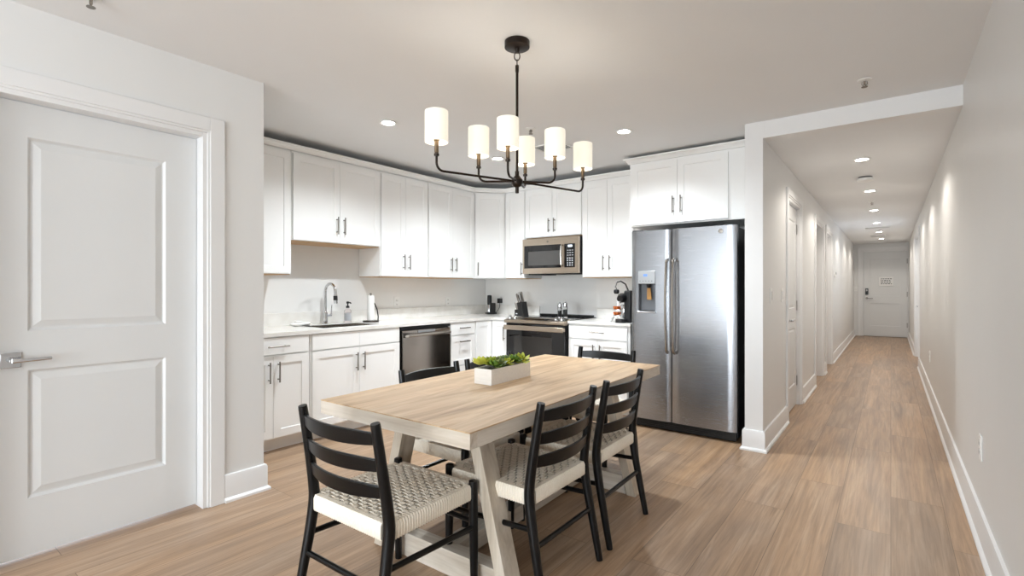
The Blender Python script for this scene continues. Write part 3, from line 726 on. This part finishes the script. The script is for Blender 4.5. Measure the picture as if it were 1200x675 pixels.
for y0 in (-.643, .568):
    y1 = y0+.09
    for s in (-1, 1):
        xb, xt = .372*s, .186*s; h = .026
        MB().hexa([(xb-h, y0, 0), (xb+h, y0, 0), (xb+h, y1, 0), (xb-h, y1, 0)], [(xt-h, y0, ZT-.015), (xt+h, y0, ZT-.015), (xt+h, y1, ZT-.015), (xt-h, y1, ZT-.015)]).build('leg', 'tableleg', t, bev=.002)
    k = .372-.186*.0/(ZT)-.03
    MB().hexa([(-.335, y0+.012, .0), (.335, y0+.012, 0), (.335, y1-.012, 0), (-.335, y1-.012, 0)], [(-.31, y0+.012, .105), (.31, y0+.012, .105), (.31, y1-.012, .105), (-.31, y1-.012, .105)]).build('foot_rail', 'tablebeam', t, bev=.002)
    MB().box(-.16, .16, y0+.012, y1-.012, .60, ZT-.015).build('top_rail', 'tablebeam', t, bev=.002)
MB().box(-.045, .045, -.56, .575, .01, .09).build('stretcher', 'tableedge', t, bev=.002)

# planter with succulents
t = thing('succulent_planter', 'white wooden trough of mixed green succulents on the dining table', 'planter', (-1.62, 2.06, ZT), math.radians(1.5))
PL, PW, PH = .172, .055, .078
m = MB(); q = .009
def wallp(x0, x1, y0, y1): m.box(x0, x1, y0, y1, .0, PH)
wallp(-PW, PW, -PL, -PL+q); wallp(-PW, PW, PL-q, PL); wallp(-PW, -PW+q, -PL+q, PL-q); wallp(PW-q, PW, -PL+q, PL-q); m.box(-PW+q, PW-q, -PL+q, PL-q, 0, .01)
m.build('box', 'planter', t, bev=.0015)
MB().box(-PW+q, PW-q, -PL+q, PL-q, .01, PH-.012).build('moss', 'soil', t)
def rosette(c, R, n, rise, fat, tiltx, tilty):
    m = MB(); mt = Matrix.Translation(c) @ Matrix.Rotation(tiltx, 4, 'X') @ Matrix.Rotation(tilty, 4, 'Y')
    for i in range(n):
        fr = i/n; a = i*2.39996; el = math.radians(12+68*fr)*rise; Lf = R*(1-.45*fr); wd = Lf*fat
        d = Vector((math.cos(a)*math.cos(el), math.sin(a)*math.cos(el), math.sin(el))); sd = Vector((-math.sin(a), math.cos(a), 0)); up = d.cross(sd)*-1
        if up.z < 0: up = -up
        rings = []
        for s_, wf, curl in ((.05, .35, 0), (.4, .85, -.03), (.72, 1.0, .0), (.92, .6, .06)):
            p = d*(Lf*s_)+up*(Lf*curl)
            rings += [p-sd*wd*wf, p-up*wd*.3*wf, p+sd*wd*wf, p+up*wd*.12*wf]
        tip = d*Lf*1.05+up*Lf*.14
        vs = [mt @ p for p in rings+[tip]]; fs = []
        for r in range(3):
            for k in range(4): fs.append((r*4+k, r*4+(k+1) % 4, r*4+4+(k+1) % 4, r*4+4+k))
        for k in range(4): fs.append((12+k, 12+(k+1) % 4, 16))
        m.add(vs, fs)
    return m
random.seed(11)
for i in range(15):
    yy = -PL+.022+(2*PL-.044)*i/14; xx = (-.03, .03, 0)[i % 3]+random.uniform(-.006, .006)
    R = random.choice((.044, .05, .06)); k = (2, 0, 1, 4, 3, 0, 4, 2, 3, 1, 0, 4, 1, 2, 0)[i]
    rosette(Vector((xx, yy, PH-.002+random.uniform(0, .022))), R, random.choice((16, 20, 24)), random.uniform(.85, 1.1), random.choice((.2, .26, .3)), random.uniform(-.35, .35), xx*8).build('succulent', 'leaf%d' % k, t, ang=60)

# ------------------------------------------------------------------ dining chairs
def make_chair(label):
    t = thing('dining_chair', label, 'chair', group='black ladder-back dining chairs')
    rear = lambda s: [(.222*s, -.262, 0), (.220*s, -.235, .14), (.216*s, -.204, .3), (.214*s, -.190, .40), (.212*s, -.193, .47), (.209*s, -.212, .6), (.207*s, -.238, .756), (.207*s, -.2385, .761)]
    rr = [.0145, .017, .0195, .0205, .0198, .0182, .0165, .013]
    def smooth_pts(p, r, n=4):
        P, R = [], []
        for i in range(len(p)-1):
            p0, p1, p2, p3 = [Vector(p[max(0, min(len(p)-1, j))]) for j in (i-1, i, i+1, i+2)]
            for k in range(n):
                u = k/n; P.append(.5*((2*p1)+(p2-p0)*u+(2*p0-5*p1+4*p2-p3)*u*u+(3*p1-p0-3*p2+p3)*u**3)); R.append(r[i]+(r[i+1]-r[i])*u)
        P.append(Vector(p[-1])); R.append(r[-1]); return P, R
    def rear_y(z):
        P = rear(1)
        for a_, b_ in zip(P, P[1:]):
            if a_[2] <= z <= b_[2]: return a_[1]+(b_[1]-a_[1])*(z-a_[2])/(b_[2]-a_[2])
    for s in (-1, 1):
        P, R = smooth_pts(rear(s), rr); MB().tube(P, R, 14).build('rear_leg', 'black', t, ang=50)
        MB().tube([(.221*s, .228, 0), (.220*s, .226, .2), (.219*s, .224, .43), (.219*s, .224, .444), (.219*s, .224, .447)], [.0145, .0175, .0185, .0175, .012], 14).build('leg', 'black', t, ang=50)
    for z in (.716, .626, .535):   # curved ladder slats, bowed backwards
        m = MB(); n = 16; vs = []; hh = .027; th = .0065
        for i in range(n+1):
            q = i/n*2-1; x = .205*q; bow = -.042*(1-q*q)
            for dz, dy in ((-hh, -th), (-hh, th), (hh, th), (hh, -th)):
                e_ = 1-.25*abs(q)**3
                vs.append((x, rear_y(min(.76, max(0, z+dz*e_)))+bow+dy, z+dz*e_))
        fs = [(i*4+k, i*4+(k+1) % 4, i*4+4+(k+1) % 4, i*4+4+k) for i in range(n) for k in range(4)]+[(3, 2, 1, 0), tuple(n*4+k for k in range(4))]
        m.add(vs, fs).build('back_slat', 'black', t, bev=.003, ang=40)
    for s in (-1, 1): MB().tube([(.218*s, rear_y(.285), .285), (.2195*s, .226, .262)], [.0105, .0115], 10).build('stretcher', 'black', t)
    MB().tube([(-.217, rear_y(.22), .22), (.217, rear_y(.22), .22)], .0105, 10).build('stretcher', 'black', t)
    MB().tube([(-.218, .226, .285), (.218, .226, .285)], .0105, 10).build('stretcher', 'black', t)
    # seat: cord-wrapped rails and an open woven centre
    m = MB(); zt = .432; hb = .029; wb = .017
    def wrapped(p0, p1):
        p0, p1 = Vector(p0), Vector(p1); L = (p1-p0).length; nr = int(L/.0115)*3; d = (p1-p0)/L; sd = Vector((d.y, -d.x, 0))
        vs = []
        prof = [(-1, -.75), (-.75, -1), (.75, -1), (1, -.75), (1, .6), (.6, 1), (-.6, 1), (-1, .6)]
        for i in range(nr+1):
            k = 1+(-.09, .07, .07)[i % 3]
            p = p0+d*(L*i/nr)
            for a_, b_ in prof: vs.append(p+sd*(a_*wb*k)+Vector((0, 0, b_*hb*(1+(k-1)*.4))))
        fs = [(i*8+k, i*8+(k+1) % 8, i*8+8+(k+1) % 8, i*8+8+k) for i in range(nr) for k in range(8)]+[tuple(range(7, -1, -1)), tuple(nr*8+k for k in range(8))]
        m.add(vs, fs)
    zc = zt-hb
    wrapped((-.207, -.172, zc), (-.2085, .206, zc)); wrapped((.207, -.172, zc), (.2085, .206, zc)); wrapped((-.197, .224, zc), (.197, .224, zc)); wrapped((-.191, -.19, zc), (.191, -.19, zc))
    nx, ny = 14, 20; x0, x1, y0, y1 = -.196, .196, -.178, .212
    amp = .003
    def strand(pts, wv, side):   # flat ribbon with a lens-shaped section
        vs = []; n = len(pts)
        for p in pts:
            p = Vector(p); sd = Vector(side)
            vs += [p-sd*wv, p+Vector((0, 0, .0024)), p+sd*wv, p-Vector((0, 0, .0022))]
        m.add(vs, [(i*4+k, i*4+(k+1) % 4, i*4+4+(k+1) % 4, i*4+4+k) for i in range(n-1) for k in range(4)])
    px = (x1-x0)/nx; py = (y1-y0)/ny
    for i in range(nx):
        x = x0+px*(i+.5); pts = [(x, y0-.008, zt-.004)]
        for j in range(ny):
            for u in (.25, .75): pts.append((x, y0+py*(j+u), zt-.004+amp*(1 if (i+j) % 2 else -1)))
        pts.append((x, y1+.008, zt-.004)); strand(pts, px*.39, (1, 0, 0))
    for j in range(ny):
        y = y0+py*(j+.5); pts = [(x0-.008, y, zt-.004)]
        for i in range(nx):
            for u in (.25, .75): pts.append((x0+px*(i+u), y, zt-.004+amp*(-1 if (i+j) % 2 else 1)))
        pts.append((x1+.008, y, zt-.004)); strand(pts, py*.25, (0, 1, 0))
    MB().box(x0+.004, x1-.004, y0+.012, y1-.008, zt-.034, zt-.026).build('seat_shade_panel', 'black', t)  # black panel added below the weave, stands in for shade in its holes
    m.build('seat', 'cord', t, ang=40)
    return t
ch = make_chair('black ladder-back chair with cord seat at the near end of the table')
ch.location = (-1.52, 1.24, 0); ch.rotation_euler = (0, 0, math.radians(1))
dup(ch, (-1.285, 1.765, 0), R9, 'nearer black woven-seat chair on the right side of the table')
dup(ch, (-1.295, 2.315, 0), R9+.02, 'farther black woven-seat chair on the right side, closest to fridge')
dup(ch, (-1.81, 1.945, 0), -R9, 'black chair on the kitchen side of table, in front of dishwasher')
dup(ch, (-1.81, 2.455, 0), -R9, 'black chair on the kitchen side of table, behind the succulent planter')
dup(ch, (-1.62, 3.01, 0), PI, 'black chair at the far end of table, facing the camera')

# ------------------------------------------------------------------ chandelier
HB = Vector((-1.475, 1.985, 1.728))
t = thing('chandelier', 'dark bronze six-arm chandelier with lit white drum shades over the table', 'chandelier', (HB.x, HB.y, ZC))
zh = HB.z-ZC
MB().lathe([(.0, -.034), (.055, -.034), (.062, -.03), (.062, 0)], n=32).build('canopy', 'bronze', t)
c_ = MB().lathe([(.008, -.055), (.012, -.045), (.012, -.034)], n=16)
def link(z, r, rot):
    P = [(r*.62*math.cos(a)*math.cos(rot), r*.62*math.cos(a)*math.sin(rot), z+r*math.sin(a)) for a in [2*PI*k/16 for k in range(17)]]
    return MB().tube(P, .0028, 6)
c_.build('canopy_loop', 'bronze', t); link(-.072, .022, .6).build('chain_link', 'bronze', t); link(-.105, .016, 2.2).build('chain_link', 'bronze', t)
MB().tube([(0, 0, -.118), (0, 0, -.15), (0, 0, -.152), (0, 0, zh)], [.009, .009, .0068, .0068], 12).build('rod', 'bronze', t)
MB().lathe([(0, zh-.06), (.009, zh-.058), (.009, zh-.03), (.02, zh-.024), (.028, zh-.01), (.028, zh+.008), (.018, zh+.02), (.01, zh+.03), (.01, zh+.05)], n=24).build('hub', 'bronze', t)
ARMS = []
for A in ((.136, .418), (.140, .128), (-.058, .150)): ARMS += [A, (-A[0], -A[1])]
for ax, ay in ARMS:
    L = math.hypot(ax, ay); ux, uy = ax/L, ay/L; rc = .035
    pts = [(ux*.02, uy*.02, zh)]+[(ux*(L-rc+rc*math.sin(a)), uy*(L-rc+rc*math.sin(a)), zh-.004+rc-rc*math.cos(a)) for a in [k*PI/2/6 for k in range(7)]]+[(ux*L, uy*L, zh+.065)]
    arm = MB().tube(pts, .0055, 10).build('arm', 'bronze', t, ang=60)
    MB().lathe([(.0, zh+.06), (.011, zh+.06), (.012, zh+.068), (.008, zh+.074), (.008, zh+.078)], (ax, ay, 0), 16).build('arm_collar', 'bronze', arm)
    MB().lathe([(.0078, zh+.074), (.0095, zh+.076), (.0095, zh+.125), (.013, zh+.127), (.013, zh+.14), (.009, zh+.142), (.009, zh+.15)], (ax, ay, 0), 16).build('candle_sleeve', 'brass', arm)
    zb, zt_ = zh+.119, zh+.259; r = .051
    sh = MB().lathe([(r, zb), (r+.001, zb+.002), (r+.001, zt_-.002), (r, zt_), (r-.002, zt_-.002), (r-.002, zb+.002), (r, zb)], (ax, ay, 0), 32)
    sh.f = [f for f in sh.f if len(f) == 4]
    sh.build('lamp_shade', 'shade', t)
    MB().lathe([(.0, zh+.15), (.012, zh+.152), (.018, zh+.172), (.02, zh+.185), (.014, zh+.202), (0, zh+.208)], (ax, ay, 0), 14).build('bulb', 'bulb', t)

# ------------------------------------------------------------------ things on the worktops
z = ZQ
t = thing('kitchen_faucet', 'chrome gooseneck pull-down faucet behind the sink', 'faucet', (-4.09, 2.585, z))
MB().lathe([(.027, 0), (.027, .006), (.021, .012), (.021, .10), (.016, .105), (.0145, .11)], n=24).build('base', 'chrome', t)
G = [(0, 0, .1), (0, 0, .285)]+[(.078-.078*math.cos(a), 0, .285+.078*math.sin(a)) for a in [PI*k/14 for k in range(1, 14)]]+[(.157, 0, .27)]
g_ = MB().tube(G, .0125, 14); g_.build('gooseneck', 'chrome', t, ang=60)
MB().tube([(.157, 0, .272), (.158, 0, .262), (.161, 0, .20), (.162, 0, .185)], [.0135, .0155, .0175, .016], 16).build('spray_head', 'chrome', t)
MB().tube([(.1575, 0, .255), (.1605, 0, .215)], [.0182, .0192], 16).build('spray_grip', 'dark', t)
MB().tube([(0, .018, .075), (0, .06, .075)], .013, 14).tube([(0, .055, .075), (.0, .062, .10), (.0, .066, .17)], [.012, .006, .005], 10).build('lever_handle', 'chrome', t)
t = thing('soap_bottle', 'clear soap bottle with black pump beside the faucet', 'soap bottle', (-4.06, 2.80, z))
MB().lathe([(.030, 0), (.032, .004), (.032, .11), (.026, .122), (.014, .13), (.014, .138)], n=24).build('bottle', 'soap', t)
MB().lathe([(.0328, .02), (.0328, .09)], n=24).build('paper_label', 'label', t)
MB().lathe([(.016, .138), (.016, .156), (.006, .16), (.006, .178), (.013, .18), (.013, .198), (0, .2)], n=16).tube([(0, 0, .188), (.04, 0, .188), (.048, 0, .18)], .006, 8).build('pump', 'dark', t)
t = thing('soap_dish', 'low white ceramic scrubber dish on worktop left of faucet', 'dish', (-4.03, 2.31, z))
m = MB(); m.lathe([(.0, .004), (.04, 0), (.062, .008), (.07, .018), (.064, .028), (.04, .032), (0, .030)], n=24, mtx=Matrix.Diagonal((.75, 1.35, 1, 1)))
m.build('dish_body', 'white', t, ang=60); MB().lathe([(.0, .032), (.028, .031), (.034, .037), (.02, .045), (0, .046)], (0, -.02, 0), 18).build('scrubber', 'white', t, ang=60)
t = thing('paper_towel_holder', 'bronze upright paper towel holder right of the sink', 'paper towel holder', (-3.98, 3.0, z))
MB().lathe([(.0, 0), (.075, 0), (.078, .006), (.074, .014), (0, .016)], n=28).build('base', 'bronze', t)
MB().tube([(0, 0, .014), (0, 0, .268)], .006, 10).lathe([(0, .262), (.012, .264), (.012, .272), (0, .276)], n=14).build('post', 'nickel', t)
MB().tube([(.03, .062, .012), (.03, .064, .05), (.02, .058, .12), (.0, .046, .17), (-.005, .042, .18)], .006, 10).build('tension_arm', 'dark', t)
t = thing('paper_towel_roll', 'white paper towel roll standing on the bronze holder', 'paper towel', (-3.98, 3.0, z+.017))
MB().lathe([(.018, 0), (.032, 0), (.032, .235), (.018, .235), (.018, 0)], n=28).build('roll', 'paper', t)

# corner gadget
t = thing('coffee_grinder', 'small black coffee gadget with clear jar in the worktop corner', 'coffee grinder', (-3.98, 4.80, z), -.6)
MB().box(-.06, .06, -.055, .05, 0, .022).box(.02, .06, -.02, .05, .022, .14).build('base', 'dark', t, bev=.006)
MB().lathe([(.032, .024), (.036, .03), (.033, .10), (.028, .115), (.022, .118)], (-.018, -.008, 0), 20).build('jar', 'chrome', t)
MB().lathe([(.026, .118), (.028, .13), (.028, .22), (.024, .235), (0, .237)], (-.018, -.008, 0), 20).build('motor_handle', 'dark', t)
MB().box(-.026, -.01, -.038, -.0355, .14, .20).build('handle_inlay', 'nickel', t)
t = thing('phone_charger', 'black charger plugged into the outlet with cable to worktop', 'charger', (-3.925, YK-.01, z))
MB().box(-.022, .022, -.055, .0, .135, .195).build('plug', 'dark', t, bev=.004)
MB().tube([(.0, -.03, .135), (.004, -.035, .09), (-.01, -.045, .05), (-.03, -.07, .02), (-.04, -.09, .012)], .0028, 8).build('cable', 'dark', t)
MB().box(-.085, .005, -.125, -.085, 0, .02).build('cradle', 'dark', t, bev=.005)

# knife block
KL, KR = Vector((-3.43, 4.69, z)), -.15
t = thing('knife_block', 'black knife block full of steel-handled knives beside the range', 'knife block', KL, KR)
MB().prism([(.012, 0), (.085, 0), (.05, .168), (-.022, .15)], -.045, .045, 'XZ').build('block', 'dark', t, bev=.003)
MB().prism([(-.06, 0), (.011, 0), (-.003, .078), (-.06, .074)], -.045, .045, 'XZ').build('steak_knife_base', 'dark', t, bev=.003)
MB().box(-.04, -.012, -.0465, -.045, .022, .033).build('maker_plate', 'lightink', t)
MW = Matrix.Translation(KL) @ Matrix.Rotation(KR, 4, 'Z')
dirv = Vector((-.32, 0, .95)).normalized()
def knife(bx, by, bz, L, r, mt, lb, fl=.65):
    p0 = MW @ Vector((bx, by, bz)); dv = MW.to_3x3() @ dirv
    o = MB().tube([p0, p0+dv*.012, p0+dv*L*.5, p0+dv*L*.9, p0+dv*L], [r*.8, r*.8, r, r*1.1, r*.7], 10, flat=fl).build('kitchen_knife', mt)
    tag(o, lb, 'knife', 'knives in the knife block')
for ci, by in enumerate((-.036, -.0216, -.0072, .0072, .0216, .036)):
    knife(-.03, by, .078, .082, .0095, 'nickel', 'steel steak knife handle in low front of knife block, %s from the front' % ['first', 'second', 'third', 'fourth', 'fifth', 'sixth'][ci], .9)
for ci, (bx, by, L, mt) in enumerate(((-.008, -.028, .105, 'nickel'), (-.006, .002, .095, 'dark'), (-.008, .03, .10, 'nickel'), (.028, -.024, .115, 'chrome'), (.028, .018, .12, 'nickel'))):
    knife(bx, by, .1535+(bx+.022)*.25+.002, L, .0125, mt, ['tall steel knife handle at the front left of block top', 'dark knife handle in the middle of block top', 'tall steel knife handle rear left of block top', 'long chrome knife handle front right of block top', 'longest steel knife handle rear right of block top'][ci])

# salt and pepper mills on the cooktop
for (xx, yy, hh, lb) in ((-2.745, 4.44, .16, 'left glass spice grinder with steel cap on the cooktop'), (-2.70, 4.475, .17, 'right glass spice grinder with steel cap on the cooktop')):
    t = thing('spice_grinder', lb, 'spice grinder', (xx, yy, .8792), 0, 'glass spice grinders')
    MB().lathe([(.022, .0), (.025, .002), (.025, .02), (.022, .023)], n=20).build('base', 'chrome', t)
    MB().lathe([(.021, .0235), (.023, .03), (.023, hh-.045), (.021, hh-.04)], n=20).build('jar', 'glass', t)
    MB().lathe([(.0, .0245), (.019, .0245), (.019, hh-.075), (0, hh-.07)], n=16).build('spice', 'lightink', t)
    MB().lathe([(.022, hh-.039), (.025, hh-.036), (.025, hh-.01), (.018, hh-.002), (.006, hh), (.009, hh+.006), (.006, hh+.014), (0, hh+.015)], n=20).build('cap', 'chrome', t)

# pod coffee maker and pods
z2 = ZQ-.004
t = thing('pod_coffee_maker', 'black pod coffee maker with chrome lever next to refrigerator', 'coffee maker', (-2.03, 4.475, z2))
MB().box(.0, .072, -.04, .15, 0, .305).build('body', 'dark', t, bev=.012)
MB().lathe([(.0, 0), (.05, 0), (.052, .006), (.05, .034), (.044, .037), (0, .037)], (-.005, -.09, 0), 24).build('drip_base', 'dark', t)
MB().tube([(-.012, .06, .235), (-.012, -.055, .235), (-.012, -.1, .225)], [.044, .046, .03], 20).build('brew_head', 'dark', t)
MB().tube([(-.012, -.09, .205), (-.012, -.092, .185)], [.013, .009], 12).build('spout', 'chrome', t)
MB().tube([(.02, .02, .30), (-.0, -.0, .365), (-.03, -.04, .395), (-.055, -.075, .385), (-.062, -.09, .34), (-.05, -.09, .31)], [.009]*6, 10).build('lever', 'chrome', t, ang=60)
MB().lathe([(0, .272), (.02, .274), (.027, .29), (.025, .31), (.012, .318), (0, .318)], (-.05, -.09, 0), 18).build('lever_knob', 'dark', t)
MB().lathe([(.03, .04), (.036, .05), (.036, .16), (.03, .17), (0, .17)], (-.012, .0, 0), 18).build('water_tank', 'chrome', t)
t = thing('pod_rack', 'wire rack stacked with copper coffee pods beside the coffee maker', 'pod rack', (-2.13, 4.52, z2))
MB().lathe([(0, 0), (.04, 0), (.04, .004), (0, .005)], n=20).tube([(0, 0, .004), (0, 0, .22)], .003, 8).tube([(-.0, 0, .21), (.012, 0, .225), (0, 0, .24), (-.012, 0, .225), (0, 0, .21)], .0025, 8).build('stand', 'chrome', t)
m = MB()
for zz in (.072, .128): m.tube([(.044*math.cos(a), .044*math.sin(a), zz-.012) for a in [2*PI*k/18 for k in range(19)]], .002, 6)
m.build('wire_ring', 'chrome', t)
pods = ['front', 'right', 'rear', 'left']
for r, zz in enumerate((.082, .138)):
    for k in range(4):
        a = -PI/2+k*PI/2+.35
        o = MB().lathe([(.0, -.018), (.013, -.017), (.017, .004), (.0205, .006), (.0205, .009), (.012, .013), (0, .014)], (-2.13+.027*math.cos(a), 4.52+.027*math.sin(a), z2+zz), 16).build('coffee_pod', 'pods')
        tag(o, 'copper coffee pod in the rack, %s tier, %s one' % (['lower', 'upper'][r], pods[k]), 'coffee pod', 'coffee pods in the rack')
t = tag(MB().lathe([(.0, .0), (.025, 0), (.028, .004), (.047, .04), (.05, .052), (.047, .052), (.044, .04), (.024, .008), (0, .007)], (-2.178, 4.43, z2), 28).build('bowl', 'white', ang=50), 'small white bowl on worktop in front of the coffee pods', 'bowl')
